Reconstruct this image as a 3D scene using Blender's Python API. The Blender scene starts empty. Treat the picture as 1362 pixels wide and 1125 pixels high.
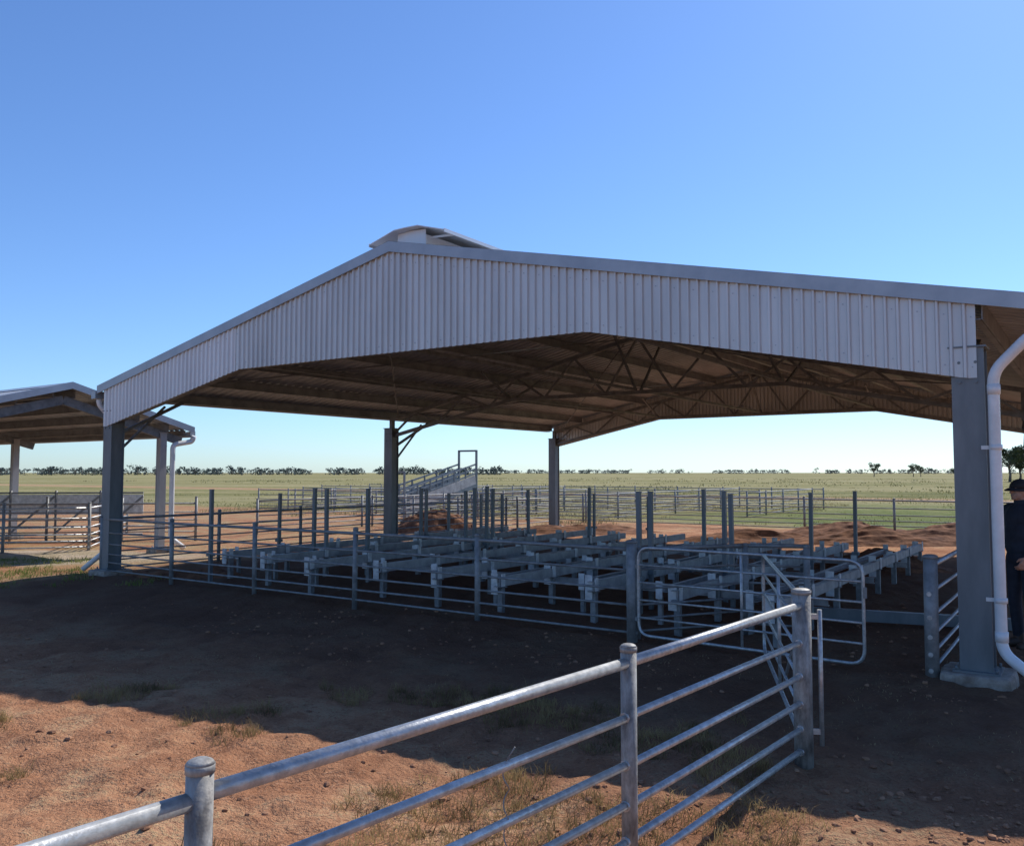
import bpy, math, random
import numpy as np
from mathutils import Vector, Matrix
random.seed(7); rng=np.random.default_rng(7)
scene=bpy.context.scene
# ------------------------------------------------------------ helpers
A=Vector((-.823,.568,0)); B=Vector((.568,.823,0)); O=Vector((-6.737,14.167,0))
ROT=math.atan2(-.568,.823)
def L2W(x,y,z=0): 
    p=O - A*x + B*y; return (p.x,p.y,z)

def sphere_pts(n,m):
    vs=[(0,0,1)]
    for i in range(1,m):
        t=math.pi*i/m
        for j in range(n):
            a=2*math.pi*j/n; vs.append((math.sin(t)*math.cos(a),math.sin(t)*math.sin(a),math.cos(t)))
    vs.append((0,0,-1)); fs=[]
    for j in range(n): fs.append((0,1+j,1+(j+1)%n))
    for i in range(m-2):
        for j in range(n):
            a=1+i*n+j; b=1+i*n+(j+1)%n; fs.append((a,a+n,b+n,b))
    last=len(vs)-1; s=1+(m-2)*n
    for j in range(n): fs.append((s+j,last,s+(j+1)%n))
    return vs,fs

class MB:
    def __init__(s): s.v=[]; s.f=[]; s.m=[]; s.sm=[]
    def add(s,vs,fs,mi=0,smooth=False):
        k=len(s.v); s.v+= [tuple(v) for v in vs]
        for f in fs: s.f.append(tuple(k+i for i in f)); s.m.append(mi); s.sm.append(smooth)
    def box(s,c,d,mi=0,rz=0):
        c=Vector(c); R=Matrix.Rotation(rz,3,'Z'); vs=[]
        for sx in(-1,1):
            for sy in(-1,1):
                for sz in(-1,1): vs.append(c+R@Vector((sx*d[0]/2,sy*d[1]/2,sz*d[2]/2)))
        s.add(vs,[(0,1,3,2),(4,6,7,5),(0,4,5,1),(2,3,7,6),(0,2,6,4),(1,5,7,3)],mi)
    def beam(s,p0,p1,w,h,mi=0,up=(0,0,1)):
        p0=Vector(p0);p1=Vector(p1);d=(p1-p0).normalized();u=Vector(up)
        if abs(d.dot(u))>.98:u=Vector((1,0,0))
        r=d.cross(u).normalized();u=r.cross(d).normalized()
        vs=[p+r*(a*w/2)+u*(b*h/2) for p in(p0,p1) for a,b in((-1,-1),(1,-1),(1,1),(-1,1))]
        s.add(vs,[(3,2,1,0),(4,5,6,7),(0,1,5,4),(1,2,6,5),(2,3,7,6),(3,0,4,7)],mi)
    def chan(s,p0,p1,w,h,t=.012,mi=0,side=1):
        p0=Vector(p0);p1=Vector(p1);d=(p1-p0).normalized();u=Vector((0,0,1));r=d.cross(u).normalized();u=r.cross(d).normalized()
        s.beam(p0+r*side*(w/2),p1+r*side*(w/2),t,h,mi)
        s.beam(p0+u*(h/2-t/2)-r*side*t*.5,p1+u*(h/2-t/2)-r*side*t*.5,w-t,t,mi)
        s.beam(p0-u*(h/2-t/2)-r*side*t*.5,p1-u*(h/2-t/2)-r*side*t*.5,w-t,t,mi)
    def sweep(s,pts,r,n=10,mi=0,closed=False,caps=True,sq=1.0,smooth=True):
        P=[Vector(p) for p in pts]; N=len(P); R=r if isinstance(r,(list,tuple)) else [r]*N
        T=[]
        for i in range(N):
            a=P[(i-1)%N] if (closed or i>0) else P[i]; b=P[(i+1)%N] if (closed or i<N-1) else P[i]
            T.append((b-a).normalized())
        u=Vector((0,0,1)) if abs(T[0].z)<.9 else Vector((0,1,0))
        vs=[]
        for i in range(N):
            t=T[i]; x=(u-t*u.dot(t)).normalized(); u=x; y=t.cross(x)
            for j in range(n):
                a=2*math.pi*j/n; vs.append(P[i]+x*(math.cos(a)*R[i])+y*(math.sin(a)*R[i]*sq))
        fs=[]
        for i in range(N if closed else N-1):
            i2=(i+1)%N
            for j in range(n): fs.append((i*n+j,i*n+(j+1)%n,i2*n+(j+1)%n,i2*n+j))
        s.add(vs,fs,mi,smooth)
        if caps and not closed:
            k=len(s.v)-len(vs)
            s.f.append(tuple(k+j for j in reversed(range(n))));s.m.append(mi);s.sm.append(False)
            s.f.append(tuple(k+(N-1)*n+j for j in range(n)));s.m.append(mi);s.sm.append(False)
    def tube(s,p0,p1,r,n=8,mi=0,r1=None): s.sweep([p0,p1],[r,r if r1 is None else r1],n,mi)
    def ell(s,c,d,mi=0,n=14,m=9,R=None):
        vs,fs=sphere_pts(n,m); c=Vector(c)
        vs=[Vector((v[0]*d[0],v[1]*d[1],v[2]*d[2])) for v in vs]
        if R: vs=[R@v for v in vs]
        s.add([v+c for v in vs],fs,mi,True)
    def cap(s,p0,p1,r0,r1,mi=0,n=12):
        p0=Vector(p0);p1=Vector(p1);d=(p1-p0).normalized();pts=[];rs=[]
        for k in (0.15,.5,.8): pts.append(p0-d*r0*(1-k*1.0)*1.0 if k<.8 else p0-d*r0*.3);rs.append(r0*math.sqrt(max(.02,1-((1-k) if k<.8 else .3)**2)))
        pts+= [p0,p1]; rs+=[r0,r1]
        for k in (.3,.5,.85): pts.append(p1+d*r1*k);rs.append(r1*math.sqrt(1-k*k))
        s.sweep(pts,rs,n,mi)
    def obj(s,name,mats,parent=None,loc=None,rz=None):
        me=bpy.data.meshes.new(name); me.from_pydata(s.v,[],s.f); 
        for m in mats: me.materials.append(m)
        me.polygons.foreach_set('material_index',s.m); me.polygons.foreach_set('use_smooth',s.sm); me.update()
        o=bpy.data.objects.new(name,me); scene.collection.objects.link(o)
        if parent: o.parent=parent
        if loc: o.location=loc
        if rz is not None: o.rotation_euler=(0,0,rz)
        return o
def empty(name,loc=(0,0,0),rz=0):
    e=bpy.data.objects.new(name,None); e.location=loc; e.rotation_euler=(0,0,rz); e.empty_display_size=.3
    scene.collection.objects.link(e); return e
def rounded(pts,r,k=5):
    P=[Vector(p) for p in pts]; out=[P[0]]
    for i in range(1,len(P)-1):
        a=(P[i-1]-P[i]); b=(P[i+1]-P[i]); ra=min(r,a.length*.45,b.length*.45)
        p0=P[i]+a.normalized()*ra; p2=P[i]+b.normalized()*ra
        for j in range(k+1):
            t=j/k; out.append(p0*(1-t)**2+P[i]*2*t*(1-t)+p2*t*t)
    out.append(P[-1]); return out

def material(name,c1,c2=None,rough=.6,metal=0.,scale=5.,detail=4,bump=0.,bscale=30.,spec=.5,stretch=(1,1,1),lo=.35,hi=.65):
    m=bpy.data.materials.new(name); m.use_nodes=True; nt=m.node_tree; bs=nt.nodes['Principled BSDF']
    bs.inputs['Roughness'].default_value=rough; bs.inputs['Metallic'].default_value=metal
    bs.inputs['Specular IOR Level'].default_value=spec
    c2=c2 or tuple(x*.75 for x in c1)
    tc=nt.nodes.new('ShaderNodeTexCoord'); mp=nt.nodes.new('ShaderNodeMapping'); mp.inputs['Scale'].default_value=stretch
    nt.links.new(tc.outputs['Object'],mp.inputs['Vector'])
    n=nt.nodes.new('ShaderNodeTexNoise'); n.inputs['Scale'].default_value=scale; n.inputs['Detail'].default_value=min(detail,5); n.inputs['Roughness'].default_value=.65
    nt.links.new(mp.outputs[0],n.inputs['Vector'])
    r=nt.nodes.new('ShaderNodeValToRGB'); r.color_ramp.elements[0].position=lo; r.color_ramp.elements[1].position=hi
    r.color_ramp.elements[0].color=(*c2,1); r.color_ramp.elements[1].color=(*c1,1)
    nt.links.new(n.outputs['Fac'],r.inputs[0]); nt.links.new(r.outputs[0],bs.inputs['Base Color'])
    if bump>0:
        n2=nt.nodes.new('ShaderNodeTexNoise'); n2.inputs['Scale'].default_value=bscale; n2.inputs['Detail'].default_value=3
        nt.links.new(tc.outputs['Object'],n2.inputs['Vector'])
        b=nt.nodes.new('ShaderNodeBump'); b.inputs['Strength'].default_value=bump; b.inputs['Distance'].default_value=.01
        nt.links.new(n2.outputs['Fac'],b.inputs['Height']); nt.links.new(b.outputs[0],bs.inputs['Normal'])
    return m
def blade_mat(name,c1,c2,scale=2.5):
    m=material(name,c1,c2,.85,0,scale,2,spec=.1,lo=.4,hi=.6); nt=m.node_tree; bs=nt.nodes['Principled BSDF']; out=nt.nodes['Material Output']
    r=[n for n in nt.nodes if n.type=='VALTORGB'][0]
    t=nt.nodes.new('ShaderNodeBsdfTranslucent'); nt.links.new(r.outputs[0],t.inputs[0]); mx=nt.nodes.new('ShaderNodeMixShader'); mx.inputs[0].default_value=.4
    nt.links.new(bs.outputs[0],mx.inputs[1]); nt.links.new(t.outputs[0],mx.inputs[2]); nt.links.new(mx.outputs[0],out.inputs[0]); return m
galv=material('galvanised_steel',(.56,.565,.555),(.34,.345,.34),.38,.5,26,5,.15,80)
galv_d=material('weathered_galvanised_steel',(.31,.31,.30),(.18,.182,.18),.6,.25,9,4)
galv_b=material('galvanised_bearer_steel',(.44,.435,.42),(.27,.265,.26),.6,.1,5,4)
galv_post=material('stained_galvanised_post',(.40,.39,.36),(.12,.11,.10),.6,.2,16,5,.25,45,stretch=(1,1,.4))
colm=material('grey_blue_column_steel',(.205,.225,.235),(.145,.165,.175),.5,.2,4,4,stretch=(1,1,.3))
colp=material('pale_column_steel',(.42,.42,.43),(.34,.34,.35),.5,.1,4,4,stretch=(1,1,.3))
clad=material('zincalume_cladding',(.64,.65,.645),(.53,.54,.54),.38,.2,1.6,4,stretch=(1.5,1.5,.25))
clad2=material('lighter_zincalume_cladding',(.78,.78,.775),(.69,.69,.69),.36,.15,1.6,4,stretch=(1.5,1.5,.25))  # lighter tone for the left gable sheets and the ridge ventilator
barge=material('barge_capping_steel',(.40,.435,.47),(.32,.355,.395),.4,.3,3,4)
roofm=material('zinc_roof_sheet',(.46,.485,.52),(.33,.35,.38),.5,.1,2,4)
trussm=material('truss_steel',(.22,.235,.245),(.13,.14,.15),.6,.2,6,3)
purl=material('purlin_steel',(.30,.32,.34),(.19,.205,.22),.55,.15,3,3)
white=material('white_pvc_pipe',(.80,.80,.79),(.66,.66,.64),.35,0,5,4)
conc=material('concrete',(.40,.34,.28),(.22,.165,.125),.9,0,9,5,.5,60)
plate=material('pale_steel_plate',(.76,.755,.73),(.5,.495,.48),.5,.05,10,4)
dirt_m=material('turned_red_earth',(.28,.14,.078),(.10,.048,.03),.95,0,4,5,.9,20,spec=.1)

# ------------------------------------------------------------ noise + ground
def vnoise(x,y,s=0):
    x=np.asarray(x,float);y=np.asarray(y,float)
    i=np.floor(x).astype(np.int64);j=np.floor(y).astype(np.int64);fx=x-i;fy=y-j
    fx=fx*fx*(3-2*fx);fy=fy*fy*(3-2*fy)
    def h(a,b):
        n=(a*374761393+b*668265263+s*974634777)&0xffffffff
        n=((n^(n>>13))*1274126177)&0xffffffff
        return ((n^(n>>16))&0xffff)/65535.
    return (h(i,j)*(1-fx)+h(i+1,j)*fx)*(1-fy)+(h(i,j+1)*(1-fx)+h(i+1,j+1)*fx)*fy
def H(x,y):
    x=np.asarray(x,float);y=np.asarray(y,float); d=np.hypot(x,y)
    f=np.clip(1.3-d/25,0.15,1)*np.clip((200-d)/100,0,1)
    rid=1-np.abs(vnoise(x/.33+3,y/.33,6)*2-1)
    return f*((vnoise(x/1.7,y/1.7,1)-.5)*.10+(vnoise(x/.5,y/.5,2)-.5)*.06+(vnoise(x/.17,y/.17,3)-.5)*.04+(vnoise(x/.08,y/.08,4)-.5)*.026+(rid**4-.2)*.018)
def geo(s,step,lim,g=1.12):
    o=[];p=s
    while p<lim: step*=g;p+=step;o.append(p)
    return np.array(o)
gx=np.concatenate([-geo(6,.04,7000)[::-1],np.arange(-6,6.01,.04),geo(6,.04,7000)])
gy=np.concatenate([1-geo(0,.3,300,1.4)[::-1],np.arange(1,9,.04),geo(9,.04,7000)])
X,Y=np.meshgrid(gx,gy); Z=H(X,Y); nx,ny=len(gx),len(gy)
idx=np.arange(nx*ny).reshape(ny,nx)
fc=np.stack([idx[:-1,:-1],idx[:-1,1:],idx[1:,1:],idx[1:,:-1]],-1).reshape(-1,4)
me=bpy.data.meshes.new('ground'); me.from_pydata(np.stack([X,Y,Z],-1).reshape(-1,3).tolist(),[],fc.tolist())
me.polygons.foreach_set('use_smooth',[True]*len(fc)); me.update()
ground=bpy.data.objects.new('ground',me); scene.collection.objects.link(ground)
gm=bpy.data.materials.new('red_earth_and_dry_paddock'); gm.use_nodes=True; nt=gm.node_tree; bs=nt.nodes['Principled BSDF']
bs.inputs['Roughness'].default_value=.95; bs.inputs['Specular IOR Level'].default_value=.05
N=nt.nodes.new; Lk=nt.links.new
geo_n=N('ShaderNodeNewGeometry')
def noise(sc,det=4,st=(1,1,1),rough=.6):
    mp=N('ShaderNodeMapping'); mp.inputs['Scale'].default_value=st; Lk(geo_n.outputs['Position'],mp.inputs[0])
    n=N('ShaderNodeTexNoise'); n.inputs['Scale'].default_value=sc; n.inputs['Detail'].default_value=det; n.inputs['Roughness'].default_value=rough
    Lk(mp.outputs[0],n.inputs['Vector']); return n.outputs['Fac']
def ramp(fac,stops):
    r=N('ShaderNodeValToRGB'); e=r.color_ramp.elements
    while len(e)<len(stops): e.new(.5)
    for k,(p,c) in enumerate(stops): e[k].position=p; e[k].color=(*c,1) if len(c)==3 else c
    Lk(fac,r.inputs[0]); return r.outputs[0]
def mth(op,a,b=None,c=None):
    m=N('ShaderNodeMath'); m.operation=op
    for k,v in enumerate((a,b,c)):
        if v is None: continue
        if isinstance(v,(int,float)): m.inputs[k].default_value=v
        else: Lk(v,m.inputs[k])
    return m.outputs[0]
def sstep(v,a,b):
    m=N('ShaderNodeMapRange'); m.interpolation_type='SMOOTHSTEP'; Lk(v,m.inputs[0]); m.inputs[1].default_value=a;m.inputs[2].default_value=b
    return m.outputs[0]
def mix(f,a,b):
    m=N('ShaderNodeMix'); m.data_type='RGBA'; 
    if isinstance(f,(int,float)): m.inputs[0].default_value=f
    else: Lk(f,m.inputs[0])
    for s,v in ((6,a),(7,b)):
        if isinstance(v,tuple): m.inputs[s].default_value=(*v,1)
        else: Lk(v,m.inputs[s])
    return m.outputs[2]
sp=N('ShaderNodeSeparateXYZ'); Lk(geo_n.outputs['Position'],sp.inputs[0]); PX,PY=sp.outputs[0],sp.outputs[1]
lx=mth('ADD',mth('MULTIPLY',PX,.823),mth('MULTIPLY_ADD',PY,-.568,.823*6.737+.568*14.167))
ly=mth('ADD',mth('MULTIPLY',PX,.568),mth('MULTIPLY_ADD',PY,.823,.568*6.737-.823*14.167))
n1=noise(.9,7,rough=.7); n2=noise(7,5,rough=.7); n3=noise(45,4,rough=.7); nb=noise(.35,3)
earth=ramp(n1,[(.3,(.30,.132,.068)),(.5,(.48,.24,.13)),(.7,(.60,.345,.205))])
earth=mix(mth('MULTIPLY',sstep(n2,.45,.7),.6),earth,(.22,.10,.056))
earth=mix(mth('MULTIPLY',sstep(n3,.54,.72),.5),earth,(.62,.41,.27))
earth=mix(mth('MULTIPLY',sstep(n3,.46,.3),.65),earth,(.15,.076,.046))
earth=mix(mth('MULTIPLY',mth('MULTIPLY',sstep(n1,.48,.6),sstep(n3,.42,.6)),.55),earth,(.48,.37,.20))
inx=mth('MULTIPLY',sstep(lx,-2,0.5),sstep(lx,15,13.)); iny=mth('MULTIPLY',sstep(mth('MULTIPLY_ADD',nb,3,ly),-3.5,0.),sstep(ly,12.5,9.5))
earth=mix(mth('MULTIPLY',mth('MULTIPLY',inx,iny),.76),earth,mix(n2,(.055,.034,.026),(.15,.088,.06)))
dl=mth('ADD',mth('POWER',mth('DIVIDE',mth('ADD',PX,12),6),2.),mth('POWER',mth('DIVIDE',mth('SUBTRACT',PY,17.2),1.7),2.))
earth=mix(sstep(mth('MULTIPLY_ADD',nb,.6,dl),1.6,1.),earth,mix(n2,(.46,.36,.27),(.58,.48,.37)))
yardgrass=mth('MULTIPLY',sstep(n1,.42,.56),sstep(lx,1,-2))
earth=mix(mth('MULTIPLY',yardgrass,.5),earth,(.32,.26,.13))
f1=noise(.05,8,(1,2.2,1),.75); f2=noise(.9,6,(1,1,1),.75); f3=noise(.008,5,(1,4,1))
field=ramp(f1,[(.36,(.14,.145,.05)),(.5,(.26,.235,.10)),(.64,(.38,.32,.165))])
field=mix(mth('MULTIPLY',sstep(f2,.46,.62),.6),field,(.12,.13,.045))
field=mix(mth('MULTIPLY',sstep(f3,.45,.58),.5),field,(.38,.325,.175))
gmask=mth('MULTIPLY',mth('MULTIPLY',sstep(mth('MULTIPLY_ADD',nb,6,ly),21,24),sstep(mth('MULTIPLY_ADD',nb,10,ly),52,40)),sstep(mth('MULTIPLY_ADD',nb,8,lx),2,9))
field=mix(mth('MULTIPLY',mth('MULTIPLY',gmask,sstep(f2,.3,.55)),.85),field,mix(f1,(.075,.12,.025),(.20,.225,.07)))
trk=mth('MULTIPLY',sstep(mth('MULTIPLY_ADD',nb,3,ly),47,49),sstep(mth('MULTIPLY_ADD',nb,3,ly),57,53))
field=mix(mth('MULTIPLY',trk,.8),field,(.42,.26,.15))
fm=sstep(mth('MULTIPLY_ADD',nb,5,ly),20,22.5)
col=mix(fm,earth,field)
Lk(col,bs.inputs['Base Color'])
bp=N('ShaderNodeBump'); bp.inputs['Strength'].default_value=1; bp.inputs['Distance'].default_value=.06
Lk(mth('ADD',n2,mth('MULTIPLY',n3,.45)),bp.inputs['Height']); Lk(bp.outputs[0],bs.inputs['Normal'])
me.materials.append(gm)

# ------------------------------------------------------------ sheds
def profile(x0,x1,pitch,dep,st=((0,0),(.42,0),(.55,1),(.87,1))):
    out=[];x=x0
    while x<x1-1e-6:
        for dx,dz in st:
            xx=x+dx*pitch
            if xx<x1: out.append((xx,dz*dep))
        x+=pitch
    out.append((x1,0)); return out
def make_shed(name,loc,rz,W,Lr,ze,slope,ohl,ohr,frames,cladding,bot=None,cs=.24,fo=.06,cmat=None):
    e=empty(name,loc,rz); half=W/2; zr=lambda x: ze+slope*(half-abs(x-half))
    m=MB(); pr=profile(-fo,Lr+fo,.19,.03)
    for xa,xb in((-ohl,half),(half,W+ohr)):
        vs=[];fs=[]
        for y,dz in pr:
            vs+=[(xa,y,zr(xa)+.03+dz),(xb,y,zr(xb)+.03+dz),(xa,y,zr(xa)+.024+dz),(xb,y,zr(xb)+.024+dz)]
        for i in range(len(pr)-1):
            a=i*4; fs+=[(a,a+1,a+5,a+4),(a+2,a+6,a+7,a+3)]
        fs+=[(0,2,3,1)]; m.add(vs,fs)
    m.obj('roof_sheeting',[roofm],e)
    m=MB()
    for sg in(-1,1): m.beam((half,-fo,zr(half)+.075),(half,Lr+fo,zr(half)+.075),.02,.02)
    for sg,xe in((-1,-ohl),(1,W+ohr)):
        vs=[(half,-fo,zr(half)+.085),(half+sg*.25,-fo,zr(half+.25)+.072),(half+sg*.25,Lr+fo,zr(half+.25)+.072),(half,Lr+fo,zr(half)+.085)]
        m.add(vs,[(0,1,2,3)])
        for y in(-fo-.012,Lr+fo+.012):
            hgt=.13; vs=[(half,y-.01,zr(half)+.09),(xe,y-.01,zr(xe)+.09),(xe,y-.01,zr(xe)+.09-hgt),(half,y-.01,zr(half)+.09-hgt),
                (half,y+.012,zr(half)+.09),(xe,y+.012,zr(xe)+.09),(xe,y+.012,zr(xe)+.09-hgt),(half,y+.012,zr(half)+.09-hgt)]
            m.add(vs,[(0,1,2,3),(4,7,6,5),(0,4,5,1),(3,2,6,7),(1,5,6,2)])
            ya,yb=(y-.01,y+.13) if y<0 else (y+.012,y-.13)
            m.add([(half,ya,zr(half)+.092),(xe,ya,zr(xe)+.092),(xe,yb,zr(xe)+.092),(half,yb,zr(half)+.092)],[(0,1,2,3)])
    m.obj('barge_and_ridge_capping',[barge],e)
    m=MB(); npz=max(3,int(half/1.05))
    for k in range(npz+1):
        for sg in(-1,1):
            x=half+sg*(.18+(half-.1)*k/npz); m.chan((x,.03,zr(x)-.07),(x,Lr-.03,zr(x)-.07),.065,.16,.01,side=sg)
    for sg,xe in((-1,-ohl+.06),(1,W+ohr-.06)): m.chan((xe,.03,zr(xe)-.05),(xe,Lr-.03,zr(xe)-.05),.06,.12,.01)
    m.obj('purlins',[purl],e)
    m=MB()
    for sg,xe in((-1,-ohl),(1,W+ohr)):
        z=zr(xe)-.02; x0=xe+sg*.005; x1=xe+sg*.13
        for (xx,w,zz,h) in ((x0,.006,z-.04,.12),(x1,.006,z-.035,.13),((x0+x1)/2,.13,z-.1,.006)):
            m.box((xx,Lr/2,zz),(w,Lr+.2,h))
        for y in(-.1,Lr+.1): m.box(((x0+x1)/2,y,z-.045),(.12,.006,.11))
    m.obj('gutters',[barge],e)
    if cladding:
        for nm,y,sgn in(('front_gable_cladding',-.02,-1),('rear_gable_cladding',Lr+.02,1)):
            for part,(xs,xe) in enumerate(((-.1,W*.262),(W*.262+.002,W+.07))):
                m=MB(); pr=profile(xs,xe,.1,.026,((0,0),(.62,0),(.72,1),(.9,1))); off=.006 if part==0 else 0
                def bz(x): return float(np.interp(x,[0,W*.27,W*.72,W],bot))
                vs=[];fs=[]
                ext=sorted(set([round(p[0],4) for p in pr])); dd={round(p[0],4):p[1] for p in pr}
                for x in ext:
                    yy=y+sgn*(dd[x]+off+.01); t=zr(x)-.002
                    wv=.003*math.sin(x*2.1)+.002*math.sin(x*5.3+1)
                    vs+=[(x,yy+wv,bz(x)),(x,yy,t),(x,yy-sgn*.004+wv,bz(x)),(x,yy-sgn*.004,t)]
                for i in range(len(ext)-1):
                    a=i*4; fs+=[(a,a+4,a+5,a+1),(a+2,a+3,a+7,a+6),(a,a+2,a+6,a+4)]
                fs+=[(0,1,3,2),(len(vs)-4,len(vs)-2,len(vs)-1,len(vs)-3)]
                m.add(vs,fs)
                if sgn<0:
                    x=xs+.031
                    while x<xe-.02:
                        for z in (bz(x)+.09,zr(x)-.14): m.box((x,y-off-.013,z),(.009,.006,.009),1)
                        x+=.2
                m.obj(nm,[clad2 if part==0 else clad,barge],e)
        m=MB()
        for y in(-.0,Lr-.0):
            pts=[(-.08,bot[0]),(W*.27,bot[1]),(W*.72,bot[2]),(W+.06,bot[3])]
            for p,q in zip(pts[:-1],pts[1:]): m.beam((p[0],y+(.03 if y<1 else -.03),p[1]+.035),(q[0],y+(.03 if y<1 else -.03),q[1]+.035),.05,.05)
        m.obj('cladding_edge_trim',[purl],e)
    m=MB()
    for y in frames:
        yy=y+(.1 if y==0 else (-.1 if y>=Lr-.01 else 0))
        if bot:
            up=lambda x: zr(x)-.2; lo=lambda x: float(np.interp(x,[0,W*.27,W*.72,W],[bot[0]+.07,bot[1]+.05,bot[2]+.05,bot[3]+.07]))
            for p,q in((0,half),(half,W)):
                m.beam((p,yy,up(p)),(q,yy,up(q)),.07,.07)
            for p,q in((0,W*.27),(W*.27,W*.72),(W*.72,W)): m.beam((p,yy,lo(p)),(q,yy,lo(q)),.07,.07)
            n=18; xs=[W*i/n for i in range(n+1)]
            for i in range(n):
                a,b=xs[i],xs[i+1]
                if i%2==0: m.beam((a,yy,lo(a)),(b,yy,up(b)),.04,.04)
                else: m.beam((a,yy,up(a)),(b,yy,lo(b)),.04,.04)
            for x in(0.02,W-.02): m.beam((x,yy,bot[0]),(x,yy,zr(x)-.16),.09,.09)
        else:
            for p,q in((-ohl+.1,half),(half,W+ohr-.1)): m.chan((p,yy,zr(p)-.24),(q,yy,zr(q)-.24),.07,.17,.01)
    if bot:
        for y in frames[1:-1]+[frames[0]]:
            for sg,x in((1,.05),(-1,W-.05)):
                m.beam((x,y+.15,2.35),(x,y+1.35,2.95),.05,.05)
                m.beam((x,y+.15,2.05),(x,y+1.0,2.86),.035,.035)
        for y0,y1 in zip(frames[:-1],frames[1:]):
            for xa,xb in((.3,half-.3),(half+.3,W-.3)):
                m.tube((xa,y0+.1,zr(xa)-.17),(xb,y1-.1,zr(xb)-.17),.012,6); m.tube((xb,y0+.1,zr(xb)-.175),(xa,y1-.1,zr(xa)-.175),.012,6)
            for x in (W*.27,W*.72,W*.5):
                m.beam((x,y0+.1,3.28),(x,y1-.1,3.28),.05,.05)
                m.beam((x,y0+.1,3.27),(x,y0+1.1,zr(x)-.14),.04,.04); m.beam((x,y1-.1,3.27),(x,y1-1.1,zr(x)-.14),.04,.04)
    m.obj('trusses_and_bracing',[trussm],e)
    cx=lambda x,y: x+(.13 if (bot and x>1 and 0<y<Lr-.01) else 0)
    m=MB()
    for y in frames:
        yy=y+(.1 if y==0 else (-.1 if y>=Lr-.01 else 0))
        for x_ in(0,W):
            x=cx(x_,y)
            top=(bot[0]+.25) if bot else zr(x)-.2
            c=cs
            m.box((x,yy-c*.46,top/2),(c,.014,top)); m.box((x,yy+c*.46,top/2),(c,.014,top))
            m.box((x-c*.38,yy,top/2),(.014,c*.9,top)); m.box((x+c*.38,yy,top/2),(.014,c*.9,top))
            m.box((x,yy,top+.008),(c+.04,c+.04,.014)); m.box((x,yy,.105),(c+.1,c+.1,.016))
            for a in(-1,1):
                for b in(-1,1): m.tube((x+a*(c/2+.025),yy+b*(c/2+.025),.11),(x+a*(c/2+.025),yy+b*(c/2+.025),.145),.012,6)
            for zb in (top-.12,top-.28):
                for a in(-.06,.06): m.tube((x+a,yy-c*.46-.022,zb),(x+a,yy-c*.46,zb),.013,6)
    m.obj('columns',[cmat or colm],e)
    m=MB()
    for y in frames:
        yy=y+(.1 if y==0 else (-.1 if y>=Lr-.01 else 0))
        for x_ in(0,W):
            x=cx(x_,y)
            n=40; R=.27 if bot else .2; vs=[]
            def rad(a):
                return R/max(abs(math.cos(a)),abs(math.sin(a)))**.8
            rr=[rad(2*math.pi*j/n)*(1+.09*(random.random()-.5)) for j in range(n)]
            for z,k in((-.1,1.03),(.06,1.0),(.088,.97),(.098,.9)):
                vs+=[(x+math.cos(2*math.pi*j/n)*rr[j]*k,yy+math.sin(2*math.pi*j/n)*rr[j]*k,z) for j in range(n)]
            fs=[(i*n+j,i*n+(j+1)%n,(i+1)*n+(j+1)%n,(i+1)*n+j) for i in range(3) for j in range(n)]+[tuple(3*n+j for j in range(n))]
            m.add(vs,fs)
    m.obj('concrete_footings',[conc],e)
    return e,zr
bot=[2.47,3.19,3.19,2.47]
W=12.73;LR=14.2
shed,zr=make_shed('open_sided_shed',O,ROT,W,LR,3.12,.2168,.25,.8,[0,6.9,14.2],True,bot)
m=MB()
zg=zr(W+.8)-.10
m.sweep(rounded([(W+.86,-.0,zg),(W+.8,-.03,zg-.03),(W+.47,-.1,zg-.05),(W+.19,-.12,2.50),(W+.19,-.12,.30),(W+.5,-.3,.1)],.1),.043,14)
m.sweep(rounded([(-.31,-.0,zr(-.25)-.1),(-.31,.0,2.85),(-.19,.27,2.5),(-.19,.27,.5),(-.5,-.1,.08)],.12),.043,14)
for z in(.7,1.9): m.box((W+.16,-.1,z),(.14,.012,.03)); m.sweep([(W+.195,-.12,z-.02),(W+.195,-.12,z+.02)],.047,14)
for z in (.42,2.36): m.sweep([(W+.192,-.12,z-.04),(W+.192,-.12,z+.04)],.048,14)
m.obj('downpipes',[white],shed)
# ridge ventilator: flat topped, sloping wings over a low throat
m=MB(); zp=zr(W/2)
y0,y1=.35,3.4; hx=W/2
for sg in(-1,1):
    m.beam((hx+sg*.24,y0,zp+.13),(hx+sg*.24,y1,zp+.13),.012,.22)
    zt,zt2=.34,.215
    vs=[(hx,y0-.12,zp+zt+.004),(hx+sg*.2,y0-.12,zp+zt),(hx+sg*.64,y0-.12,zp+zt2),(hx,y1,zp+zt+.004),(hx+sg*.2,y1,zp+zt),(hx+sg*.64,y1,zp+zt2)]
    vs+=[(v[0],v[1],v[2]-.012) for v in vs]
    m.add(vs,[(0,1,4,3),(1,2,5,4),(6,9,10,7),(7,10,11,8),(0,6,7,1),(1,7,8,2),(2,8,11,5),(3,4,10,9)])
    m.beam((hx+sg*.64,y0-.12,zp+zt2-.012),(hx+sg*.64,y1,zp+zt2-.012),.012,.045)
    for y in(y0+.1,1.3,2.2,y1-.1): m.beam((hx+sg*.24,y,zp+.22),(hx+sg*.6,y,zp+.2),.02,.025)
for y in(y0,y1-.02):
    m.add([(hx-.24,y,zp+.02),(hx+.24,y,zp+.02),(hx+.24,y,zp+.31),(hx,y,zp+.325),(hx-.24,y,zp+.31)],[(0,1,2,3,4)])
m.obj('ridge_ventilator',[clad2],shed)

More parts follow.
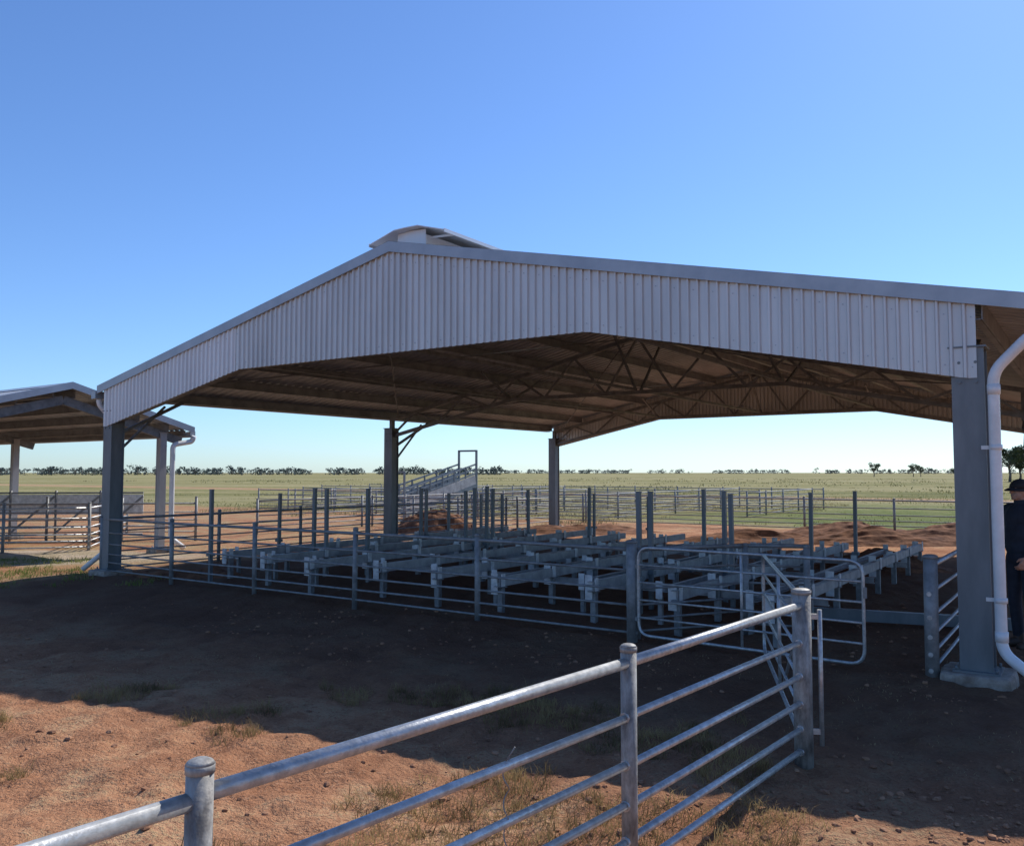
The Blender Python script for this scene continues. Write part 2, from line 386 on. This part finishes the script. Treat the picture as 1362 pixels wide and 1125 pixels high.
s2,zr2=make_shed('open_sided_shed',(-9.89,14.66,0),math.atan2(.823,.568),4.3,20,2.75,.28,.55,.55,[0,6.5,13,19.5],False,None,cs=.15,fo=.25,cmat=colp)
m=MB(); m.sweep(rounded([(4.3+.62,-.15,2.5),(4.3+.60,-.1,2.38),(4.3+.15,-.08,2.3),(4.3+.15,-.08,.3),(4.3+.4,-.2,.08)],.1),.055,12)
m.obj('downpipe',[white],s2)

# ------------------------------------------------------------ fences
RZ=[.925,.71,.52,.36,.22,.09]
def fence(pts,h=1.0,rails=RZ,pr=.033,rr=.015,rt=.0225,spacing=1.93,name='steel_rail_fence',mt=None,big=()):
    m=MB(); k=0
    for p,q in zip(pts[:-1],pts[1:]):
        p=Vector((p[0],p[1],0));q=Vector((q[0],q[1],0));L=(q-p).length;n=max(1,round(L/spacing))
        d=(q-p).normalized(); 
        for i in range(n+1 if q==Vector((pts[-1][0],pts[-1][1],0)) else n):
            c=p+(q-p)*(i/n); r=pr*1.65 if k in big else pr
            lean=Vector((random.uniform(-.008,.008),random.uniform(-.008,.008),0)); hh=h+random.uniform(-.012,.012)+(.02 if k in big else 0)
            m.sweep([c-Vector((0,0,.1)),c+Vector((0,0,hh-.02))+lean],r,18,1)
            z=lambda a: c+Vector((0,0,hh+a))+lean
            m.sweep([z(-.026),z(-.006)],r*1.07,18,1)
            m.sweep([z(-.006),z(.001),z(.006),z(.008)],[r*1.06,r*.9,r*.6,r*.2],18,1)
            for zz in rails[1:]: m.sweep([c+Vector((0,0,zz))-d*(r+.006),c+Vector((0,0,zz))+d*(r+.006)],rr*1.3,8,0)
            k+=1
        for j,z in enumerate(rails):
            seg=[p+(q-p)*(i/n) for i in range(n+1)]
            m.sweep([s+Vector((0,0,z+random.uniform(-.006,.006))) for s in seg],rt if j==0 else rr,12,0)
    return m.obj(name,mt or [galv,galv_d])
D2=[galv_d,galv_d]
fo=fence([(-1.985,.62),(-.753,2.08),(.477,3.53),(1.70,5.05)],spacing=1.9,rr=.0165,mt=[galv,galv_post],big=(3,))
fence([L2W(-.1,-.0)[:2],L2W(9.66,-.0)[:2]],mt=D2,big=(5,),rt=.02,rr=.013)
fence([L2W(-.3,.4),L2W(-.3,14.6)],mt=D2,rr=.013)
fence([L2W(-18,17.6),L2W(26,17.6)],mt=D2,spacing=2.4)
for ly_,a,b in((22,-20,-1),(27,-24,2),(33,-26,3)): fence([L2W(a,ly_),L2W(b,ly_)],spacing=2.4,mt=D2)
for lx_,a,b in((-1,17.6,33),(-6,17.6,27),(-11,17.6,33),(-16,17.6,33),(2.5,24,33)): fence([L2W(lx_,a),L2W(lx_,b)],spacing=2.4,mt=D2)
fence([L2W(-5.5,7.5),L2W(-5.5,17.6)],mt=D2); fence([L2W(-5.5,12),L2W(-.3,12)],mt=D2)
fence([(-14,17.2),(-9.2,18.6),(-10.6,23.5)],h=1.05,mt=[galv,galv_d])
fence([(-15,20.6),(-8,21.6)],h=1.1,mt=D2)
m=MB()
for i in range(5):
    p=Vector((-14.6+i*1.05,21.0+i*.15,0)); q=p+Vector((1.0,.14,0))
    m.beam(p+Vector((0,0,.9)),q+Vector((0,0,.9)),.02,.5,0); m.beam(p+Vector((0,0,1.19)),q+Vector((0,0,1.19)),.05,.04,1)
    for z in(.15,.35,.55): m.tube(p+Vector((0,0,z)),q+Vector((0,0,z)),.02,8,1)
    m.tube(p-Vector((.02,0,0)),p+Vector((-.02,0,1.25)),.03,8,1)
    m.beam(p+Vector((0,-.02,.2)),q+Vector((0,-.02,1.1)),.015,.05,1)
m.obj('sheet_sided_sheep_race',[plate,galv_d])
fence([(3.44,7.06),(3.44+.568*6,7.06+.823*6)],mt=[galv,galv_d],big=(0,))

def gate(p,q,h=.95,z0=.08,name='steel_farm_gate',n=5,diag=False):
    m=MB(); p=Vector((*p[:2],0));q=Vector((*q[:2],0)); d=(q-p).normalized(); Lg=(q-p).length
    P=lambda s,z:p+d*s+Vector((0,0,z))
    c=[P(Lg/2,h),P(Lg,h),P(Lg,z0),P(0,z0),P(0,h),P(Lg/2,h)]
    m.sweep(rounded(c,.13,6)[:-1],.015,10,0,closed=True)
    for i in range(1,n): 
        z=z0+(h-z0)*(i/n)**1.0; m.sweep([P(.0,z),P(Lg,z)],.011,8,0)
    for s in (Lg*.5,): m.sweep([P(s,z0),P(s,h)],.013,8,0)
    if diag: m.sweep([P(0.02,h-.05)+Vector((.01,-.02,0)),P(Lg*.5,z0)+Vector((.01,-.02,0))],.012,8,0)
    for z in(h*.8,h*.25): m.beam(P(-.05,z),P(.0,z),.03,.04,1); 
    m.box(P(Lg+.01,h*.72),(.03,.03,.09),1)
    return m.obj(name,[galv,galv_d])
gate((1.27,8.62),(2.98,7.28))
gate((1.74,5.16),(2.30,7.85),diag=True)
m=MB(); m.sweep([(1.80,5.03,.12),(1.80,5.03,.9)],.014,8); m.beam((1.70,5.05,.86),(1.80,5.03,.86),.02,.03); m.beam((1.70,5.05,.2),(1.80,5.03,.2),.02,.03)
m.obj('gate_latch_bar',[galv])
fence([(1.28,8.75),(2.5,9.2),(3.1,9.0)],h=.95,mt=D2,spacing=1.3,rr=.012)
m=MB(); pts=[]
wx,wy=-.02,2.945
for i in range(40):
    t=i/39; a=t*22; pts.append((wx+.012*math.cos(a)*(1-.5*t),wy+.024*math.sin(a)*(1-.6*t),.735-.36*t))
m.sweep(pts,.0022,5); m.sweep([(wx,wy-.02,.73),(wx+.03,wy-.03,.78)],.002,5); m.obj('tie_wire',[galv_d])

# ------------------------------------------------------------ raised floor frame
ff=empty('raised_floor_frame',O,ROT)
mb=MB(); mp_=MB(); mst=MB()
for i in range(9):
    x=10.95-1.1*i; ya=.45+(.15*(i%3)); yb=8.55-(.5 if i%2 else 0)
    mb.chan((x,ya,.40),(x,yb,.40),.07,.11,.008,side=1)
    mb.chan((x-.42,ya+.7,.36),(x-.42,yb-.6,.36),.05,.07,.008,side=-1)
    y=ya+.04; k=0
    while y<yb:
        j=random.uniform(-.03,.03)
        mp_.box((x-.052+j*.2,y+j,.375),(.095,.012,.27+random.uniform(-.03,.03)),rz=random.uniform(-.06,.06))
        mp_.box((x+.05,y+.03,.42),(.012,.07,.15))
        mst.box((x,y+.06,.14),(.065,.065,.36)); mst.box((x,y+.06,.335),(.11,.1,.012))
        if k%2==0: mp_.box((x-.42,y+.5,.37),(.08,.012,.2)); mst.box((x-.42,y+.54,.14),(.05,.05,.32))
        y+=1.15; k+=1
for y in(1.9,4.2,6.5): mb.chan((1.9,y,.28),(11.1,y,.28),.05,.08,.008)
mb.obj('bearers',[galv_b],ff); mp_.obj('cleat_plates',[plate],ff); mst.obj('stumps',[galv_d],ff)
m=MB()
for px,D,zt in((282,13.4,1.43),(418,14.2,1.43),(435,13.9,1.43),(489,14.2,1.43),(560,16.6,1.39),(567,17.5,1.36),(620,15.6,1.36),(631,15.2,1.42),(647,15.4,1.45),(655,16,1.39),
    (703,17.8,1.34),(783,16.5,1.4),(850,10.4,1.46),(865,11,1.45),(936,13.6,1.43),(963,11.3,1.45),(973,10.9,1.42),(1077,12.5,1.4),(1136,13.6,1.4),
    (372,16.2,1.3),(597,18.5,1.25),(640,19.5,1.2),(668,19,1.22),(790,20,1.2),(862,19.5,1.15)):
    x=(px-681)/1130*D*.997; rel=Vector((x+6.737,D-14.167)); l=(rel.x*.823-rel.y*.568, rel.x*.568+rel.y*.823)
    s_=.052
    lx2,ly2=random.uniform(-.012,.012),random.uniform(-.012,.012)
    m.beam((l[0],l[1],-.05),(l[0]+lx2,l[1]+ly2,zt),s_,s_); m.box((l[0]+lx2,l[1]+ly2,zt+.004),(.06,.06,.01)); m.box((l[0],l[1],.42),(.1,.1,.05))
m.obj('upright_posts',[colm],ff)
m=MB(); m.chan((3.25,9.95,.10),(5.3,9.1,.10),.09,.12,.01); m.obj('steel_channel_beam',[colm])

# ------------------------------------------------------------ loading ramp
lr=empty('stock_loading_ramp',(-4.15,30.2,0),math.radians(59)); m=MB()
Lp=4.6; zf=lambda s:.25+.95*s/Lp
for y in(-.42,.42):
    for k in range(5):
        z=.12+k*.18; m.beam((0,y,zf(0)+z),(Lp,y,zf(Lp)+z),.035,.06)
    for s in np.linspace(0,Lp,7): m.beam((s,y,zf(s)-.12),(s,y,zf(s)+.88),.05,.05)
    m.beam((0,y,zf(0)-.02),(Lp,y,zf(Lp)-.02),.06,.18)
    m.beam((Lp,y,0),(Lp,y,2.6),.07,.07); m.beam((Lp-1.0,y,0),(Lp-1.0,y,zf(Lp-1)),.06,.06); m.beam((Lp-1,y,.1),(Lp,y,1.05),.05,.05)
    m.beam((0,y,0),(0,y,1.75),.06,.06)
    m.beam((1.6,y,0),(1.6,y,zf(1.6)),.06,.06)
m.beam((Lp,-.42,2.57),(Lp,.42,2.57),.07,.07); m.beam((0,-.42,1.72),(0,.42,1.72),.05,.05)
vs=[(0,-.4,zf(0)),(Lp,-.4,zf(Lp)),(Lp,.4,zf(Lp)),(0,.4,zf(0))]; m.add(vs+[(a,b,c-.03) for a,b,c in vs],[(0,1,2,3),(7,6,5,4)])
m.obj('ramp_frame',[colm],lr)
m=MB()
for s in np.arange(.2,Lp,.3): m.beam((s,-.4,zf(s)+.015),(s,.4,zf(s)+.015),.03,.03)
for y in(-.45,.45): m.beam((.3,y,zf(.3)+.25),(Lp-.1,y,zf(Lp)+.23),.012,.36)
m.obj('ramp_sheeting_and_cleats',[galv_b],lr)

# ------------------------------------------------------------ dirt mounds
def mound(cx,cy,rx,ry,h,seed):
    n=46; vs=[];fs=[]
    u=np.linspace(-1,1,n); U,V=np.meshgrid(u,u); r=np.hypot(U,V)
    z=h*np.clip(1-r**2,0,1)**1.1*(.45+1.1*vnoise(U*2.3+seed,V*2.3,seed))+(vnoise(U*9+seed,V*9,seed+1)-.5)*.16*np.clip(1.05-r,0,1)**.5*h*2-.03
    for a,b,c in zip(U.ravel(),V.ravel(),z.ravel()): vs.append((cx+a*rx,cy+b*ry,c))
    for j in range(n-1):
        for i in range(n-1): a=j*n+i; fs.append((a,a+1,a+n+1,a+n))
    m=MB(); m.add(vs,fs,0,False); return m.obj('dirt_mound',[dirt_m])
mound(-2.2,24.5,1.4,.9,.55,3); mound(11.6,22.3,2.6,.9,.42,5); mound(9.4,23.6,2.2,.9,.28,9); mound(14.2,20.8,2,.9,.5,12)
mound(6.5,15.2,1.4,.8,.28,14); mound(5.9,21.2,2.5,.8,.25,17); mound(1.9,24.4,2.6,.9,.22,19); mound(-5.4,14.1,1.1,.5,.18,22)
mound(8.6,20.4,2.8,.8,.3,25)

# ------------------------------------------------------------ grass, clods
def blades(name,pts,hs,col1,col2,nb=7,spread=.05,w=.004):
    n=len(pts); k=n*nb
    bx=np.repeat(pts[:,0],nb)+rng.normal(0,spread,k); by=np.repeat(pts[:,1],nb)+rng.normal(0,spread,k)
    hh=np.repeat(hs,nb)*rng.uniform(.4,1.15,k); z=H(bx,by)-.005
    a=rng.uniform(0,2*np.pi,k); le=rng.uniform(.15,1.1,k)*hh; la=rng.uniform(0,2*np.pi,k)
    ww=np.maximum(w,0)*rng.uniform(.6,1.4,k)
    dx,dy=np.cos(a)*ww,np.sin(a)*ww; lx_,ly_=np.cos(la)*le,np.sin(la)*le
    v=np.stack([np.stack([bx-dx,by-dy,z],-1),np.stack([bx+dx,by+dy,z],-1),
        np.stack([bx+dx*.7+lx_*.4,by+dy*.7+ly_*.4,z+hh*.6],-1),np.stack([bx-dx*.7+lx_*.4,by-dy*.7+ly_*.4,z+hh*.6],-1),
        np.stack([bx+lx_,by+ly_,z+hh*.9],-1)],1).reshape(-1,3)
    i=np.arange(k)*5
    f=[(q,q+1,q+2,q+3) for q in i.tolist()]+[(q+3,q+2,q+4) for q in i.tolist()]
    me=bpy.data.meshes.new(name); me.from_pydata(v.tolist(),[],f); me.materials.append(blade_mat(name+'_blades',col1,col2)) 
    o=bpy.data.objects.new(name,me); scene.collection.objects.link(o); return o
def scatter(n,x0,x1,y0,y1,thr,sc,seed):
    x=rng.uniform(x0,x1,n);y=rng.uniform(y0,y1,n); k=vnoise(x/sc,y/sc,seed)*.65+vnoise(x/sc*3,y/sc*3,seed+1)*.35>thr
    return np.stack([x[k],y[k]],-1)
p=scatter(11000,-5.5,1.6,1.8,6.8,.60,.6,11); blades('dry_grass',p,rng.uniform(.03,.11,len(p)),(.42,.30,.14),(.16,.115,.055),12,.028,.0019)
p=scatter(3500,-6,4.5,1.6,8,.50,.7,31); blades('grass_litter',p,rng.uniform(.008,.03,len(p)),(.52,.40,.22),(.20,.14,.07),6,.06,.002)
p=scatter(2200,-14,-5.5,12.5,17,.5,1.2,15); blades('green_grass',p,rng.uniform(.04,.12,len(p)),(.17,.22,.05),(.26,.25,.10),8,.06,.005)
def loc_sc(n,a0,a1,b0,b1,thr,sc,seed):
    q=scatter(n,a0,a1,b0,b1,thr,sc,seed); w=np.array([L2W(a,b)[:2] for a,b in q]); return w
p=loc_sc(3600,-22,3,14.5,40,.5,3,17); blades('yard_grass',p,rng.uniform(.06,.2,len(p)),(.42,.33,.17),(.22,.19,.09),7,.16,.010)
p=loc_sc(7000,-45,50,19,75,.5,5,19); blades('paddock_grass',p,rng.uniform(.05,.16,len(p)),(.34,.30,.14),(.11,.14,.04),7,.28,.016)
p=loc_sc(2500,-150,170,70,230,.5,14,23); blades('paddock_tussocks',p,rng.uniform(.12,.32,len(p)),(.24,.22,.10),(.10,.11,.05),6,.7,.06)
m=MB(); sv,sf=sphere_pts(6,4)
def clod(x,y,r):
    z=float(H(x,y)); ph=random.random()*6; c,s=math.cos(ph),math.sin(ph)
    vs=[]
    for v in sv:
        k=r*random.uniform(.7,1.25); a,b=v[0]*k*1.3,v[1]*k; vs.append((x+a*c-b*s,y+a*s+b*c,z+v[2]*k*.7+r*.15))
    m.add(vs,sf,0,False)
for i in range(3000):
    x=random.uniform(-6,6);y=random.uniform(1.5,11)
    if vnoise(x/.8,y/.8,41)<.42: continue
    clod(x,y,random.choice((.005,.006,.007,.009,.012,.02)))
for i in range(700): clod(random.gauss(2.3,1.0),random.gauss(3.9,.5),random.choice((.005,.008,.011,.015,.02)))
m.obj('dirt_clods',[material('earth_clods',(.40,.22,.13),(.20,.10,.06),.95,0,3,4,spec=.1)])

# ------------------------------------------------------------ trees
leaf_hazed=material('hazed_distant_foliage',(.11,.135,.12),(.065,.085,.085),.9,0,.05,3,spec=.1)  # aerial haze painted into the foliage colour, greyed and blued for distance
leaf=material('gum_foliage',(.10,.12,.055),(.045,.06,.03),.8,0,1.2,3,spec=.2)
bark=material('gum_bark',(.22,.18,.14),(.10,.08,.065),.9,0,3,3)
def leafcloud(V,F,c,r,n,s,flat=.7):
    q=rng.normal(0,1,(n,3)); q/=np.linalg.norm(q,axis=1)[:,None]; q*=(rng.uniform(.15,1,n)**.45)[:,None]*np.array([r,r,r*flat]); q+=np.array(c)
    d1=rng.normal(0,1,(n,3)); d1/=np.linalg.norm(d1,axis=1)[:,None]; d2=np.cross(d1,rng.normal(0,1,(n,3))); d2/=np.linalg.norm(d2,axis=1)[:,None]
    ss=s*rng.uniform(.6,1.4,n)[:,None]
    for a,b,c_,d in zip((q-d1*ss).tolist(),(q+d2*ss*.6).tolist(),(q+d1*ss).tolist(),(q-d2*ss*.6).tolist()):
        k=len(V);V+= [a,b,c_,d];F.append((k,k+1,k+2,k+3))
V=[];F=[]; m=MB()
for i in range(950):
    t=random.uniform(-1,1); ang=t*math.radians(46)
    left=t<-.02
    D=random.uniform(600,850) if left else random.uniform(1200,1900)
    if not left and vnoise(t*22,0,77)<.25: continue
    if left and vnoise(t*25,0,78)<.15: continue
    h=random.uniform(3.6,6.6) if left else random.uniform(4.5,8.5)
    if random.random()<.07: h*=1.35
    x,y=D*math.sin(ang),D*math.cos(ang)
    for k in range(random.randint(2,3)):
        leafcloud(V,F,(x+random.gauss(0,h*.4),y+random.gauss(0,h*.3),h*random.uniform(.5,.78)),h*random.uniform(.22,.36),20,h*.095,.75)
    leafcloud(V,F,(x,y,h*.2),h*.7,12,h*.12,.28)
    m.tube((x,y,-.2),(x,y,h*.6),h*.03,5,1)
m.add(V,F,0,False); m.obj('distant_tree_line',[leaf_hazed,bark])
def gum(x,y,h,sp=1.0,seed=0,dn=70):
    random.seed(seed); m=MB(); V=[];F=[]
    m.sweep([(x,y,-.2),(x+h*.02,y,h*.2),(x-h*.02,y,h*.42)],[h*.04,h*.03,h*.022],8,1)
    for k in range(9):
        a=k*2.4+random.random(); r=h*sp*random.uniform(.12,.38); z=h*random.uniform(.5,.88)
        e=(x+math.cos(a)*r,y+math.sin(a)*r,z); b=(x-h*.02+h*.02*random.random(),y,h*random.uniform(.25,.42))
        mid=((b[0]+e[0])/2+random.gauss(0,h*.02),(b[1]+e[1])/2,(b[2]+e[2])/2-h*.03)
        m.sweep([b,mid,e],[h*.016,h*.011,h*.004],6,1)
        for j in range(3):
            leafcloud(V,F,(e[0]+random.gauss(0,h*.07),e[1]+random.gauss(0,h*.07),e[2]+random.gauss(0,h*.05)),h*random.uniform(.11,.18),dn,h*.024,.75)
    m.add(V,F,0,False); return m.obj('gum_tree',[leaf,bark])
gum(148,348,6.0,.9,1); gum(165,350,5.2,1.1,2); gum(169,352,4.6,1.1,3); gum(182,350,4.4,1.2,4)
gum(91.2,156,7.0,1,5,120); gum(95.5,160,6.0,1.2,6,120); gum(208,330,5,1.2,7)
random.seed(9)

# ------------------------------------------------------------ person
per=empty('standing_man',(4.95,8.3,0),math.radians(12))
skin=material('skin',(.42,.24,.17),(.36,.19,.13),.55,0,12,3)
navy=material('navy_jacket_cloth',(.022,.027,.042),(.012,.015,.024),.85,0,6,4,.5,40)
jean=material('dark_jeans',(.03,.035,.05),(.018,.02,.03),.9,0,9,4,.4,80)
boot=material('brown_boots',(.09,.05,.03),(.04,.025,.018),.6,0,8,3)
capm=material('black_cap_cloth',(.02,.02,.024),(.012,.012,.015),.8,0,20,3)
hairm=material('brown_hair',(.06,.04,.025),(.03,.02,.012),.8,0,50,3)
dark=material('eye_dark',(.02,.015,.012),(.02,.015,.012),.2,0,5,2); 
def organic(m,name,mat,vox,it=3,parent=per):
    o=m.obj(name,[mat],parent); r=o.modifiers.new('r','REMESH'); r.mode='VOXEL'; r.voxel_size=vox; r.use_smooth_shade=True
    s=o.modifiers.new('s','SMOOTH'); s.iterations=it; s.factor=.5; return o
m=MB(); m.ell((0,0,.90),(.115,.16,.12))
for s in(-1,1):
    m.cap((0,s*.085,.87),(-.015,s*.095,.48),.088,.06); m.cap((-.015,s*.095,.48),(.02,s*.1,.1),.06,.05)
organic(m,'trousers',jean,.012,3)
m=MB()
for s in(-1,1):
    m.cap((.02,s*.1,.06),(-.15,s*.105,.045),.052,.042); m.cap((.02,s*.1,.06),(.02,s*.1,.14),.05,.052)
organic(m,'boots',boot,.01,2)
m=MB(); m.ell((0,0,.98),(.125,.17,.14)); m.ell((-.005,0,1.12),(.13,.165,.18)); m.ell((0,0,1.26),(.125,.175,.15))
m.cap((.01,-.14,1.34),(.01,.14,1.34),.065,.065); m.cap((.01,0,1.34),(.0,0,1.41),.075,.062)
for s in(-1,1):
    m.cap((.01,s*.185,1.33),(.035,s*.225,1.08),.062,.048)
    m.cap((.035,s*.225,1.08),(-.13,s*.19,.90),.05,.034)
organic(m,'jacket',navy,.011,4)
m=MB(); m.cap((.01,0,1.36),(-.005,0,1.46),.055,.052)
m.ell((.005,0,1.535),(.092,.074,.105)); m.ell((-.035,0,1.485),(.058,.056,.06)); m.ell((-.07,0,1.452),(.024,.03,.02))
m.cap((-.088,0,1.535),(-.108,0,1.508),.010,.014); m.ell((-.086,0,1.478),(.014,.024,.008)); m.ell((-.086,0,1.467),(.013,.022,.007))
for s in(-1,1): m.ell((.012,s*.076,1.522),(.02,.011,.032)); m.ell((-.082,s*.03,1.545),(.014,.02,.012))
organic(m,'head_and_neck',skin,.005,3)
m=MB()
for s in(-1,1): m.ell((-.091,s*.03,1.531),(.006,.012,.006))
m.obj('eyes',[dark],per)
m=MB(); m.ell((.035,0,1.53),(.072,.079,.085)); organic(m,'hair',hairm,.008,2)
m=MB(); vs,fs=sphere_pts(24,14); vv=[(v[0]*.103+.003,v[1]*.086,1.555+max(v[2],0)*.085+min(v[2],0)*.012) for v in vs]; m.add(vv,fs,0,True)
bv=[];n=14
for k in range(n+1):
    a=math.pi/2+math.pi*k/n; ca,sa=math.cos(a),math.sin(a)
    for rr_,zz in((.085,1.56),(.135,1.553),(.178,1.536)):
        bv.append((ca*rr_+(0.005),sa*(.08 if rr_<.1 else .078),zz-abs(sa)*.012))
bf=[]
for k in range(n):
    for j in range(2): a=k*3+j; bf.append((a,a+1,a+4,a+3))
nb_=len(bv); m.add(bv+[(a,b,c-.006) for a,b,c in bv],bf+[tuple(i+nb_ for i in reversed(f)) for f in bf],0,True)
m.ell((0,0,1.64),(.008,.008,.005)); m.obj('cap',[capm],per)
for s,nm in((-1,'left_hand'),(1,'right_hand')):
    m=MB(); w=Vector((-.13,s*.19,.90)); d=Vector((-.55,0,-.83)).normalized(); side=Vector((-.83,0,.55)); out=Vector((0,s,0))
    m.cap(w-d*.02,w+d*.03,.027,.026)
    for k in range(4):
        o_=side*((k-1.5)*.019); m.cap(w+d*.03+o_*.7,w+d*.085+o_,.014,.012)
        ln=(.058,.068,.063,.048)[3-k]; a=w+d*.09+o_; b=a+(d*.9-out*.35).normalized()*ln*.5; c=b+(d*.45-out*.85).normalized()*ln*.35; e_=c+(d*.1-out).normalized()*ln*.25
        m.cap(a,b,.0095,.009,n=8); m.cap(b,c,.009,.008,n=8); m.cap(c,e_,.008,.0065,n=8)
    a=w+d*.03+side*.024; b=a+(side*.7+d*.7-out*.3).normalized()*.035; c=b+(d*.9-out*.5).normalized()*.03
    m.cap(a,b,.014,.011,n=8); m.cap(b,c,.011,.008,n=8)
    organic(m,nm,skin,.0035,1)

# ------------------------------------------------------------ light, sky, camera
el=math.radians(44.3); az=math.atan2(.63,.777)
sd=Vector((math.sin(az)*math.cos(el),math.cos(az)*math.cos(el),math.sin(el)))
sun=bpy.data.lights.new('sun','SUN'); sun.energy=5; sun.angle=math.radians(.5); sun.color=(1,.95,.88)
so=bpy.data.objects.new('sun',sun); so.rotation_euler=sd.to_track_quat('Z','Y').to_euler(); so.location=(20,30,40); scene.collection.objects.link(so)
w=bpy.data.worlds.new('World'); scene.world=w; w.use_nodes=True; nt=w.node_tree
sky=nt.nodes.new('ShaderNodeTexSky'); sky.sky_type='NISHITA'; sky.sun_disc=False; sky.sun_elevation=el; sky.sun_rotation=az
sky.air_density=1.0; sky.dust_density=.3; sky.ozone_density=2.2; sky.altitude=200
tint=nt.nodes.new('ShaderNodeMix'); tint.data_type='RGBA'; tint.blend_type='MULTIPLY'; tint.inputs[0].default_value=1
tint.inputs[7].default_value=(.86,1.14,1.56,1); nt.links.new(sky.outputs[0],tint.inputs[6])
bg=nt.nodes['Background']; bg.inputs[1].default_value=.106; nt.links.new(tint.outputs[2],bg.inputs[0])
cam=bpy.data.cameras.new('camera'); cam.sensor_width=36; cam.lens=36*1130/1362; cam.clip_end=20000; cam.clip_start=.05
co=bpy.data.objects.new('camera',cam); co.location=(0,0,1.7); co.rotation_euler=(math.radians(90+3.343),0,0); scene.collection.objects.link(co)
scene.camera=co
scene.view_settings.view_transform='Standard'; scene.view_settings.look='None'; scene.view_settings.exposure=0
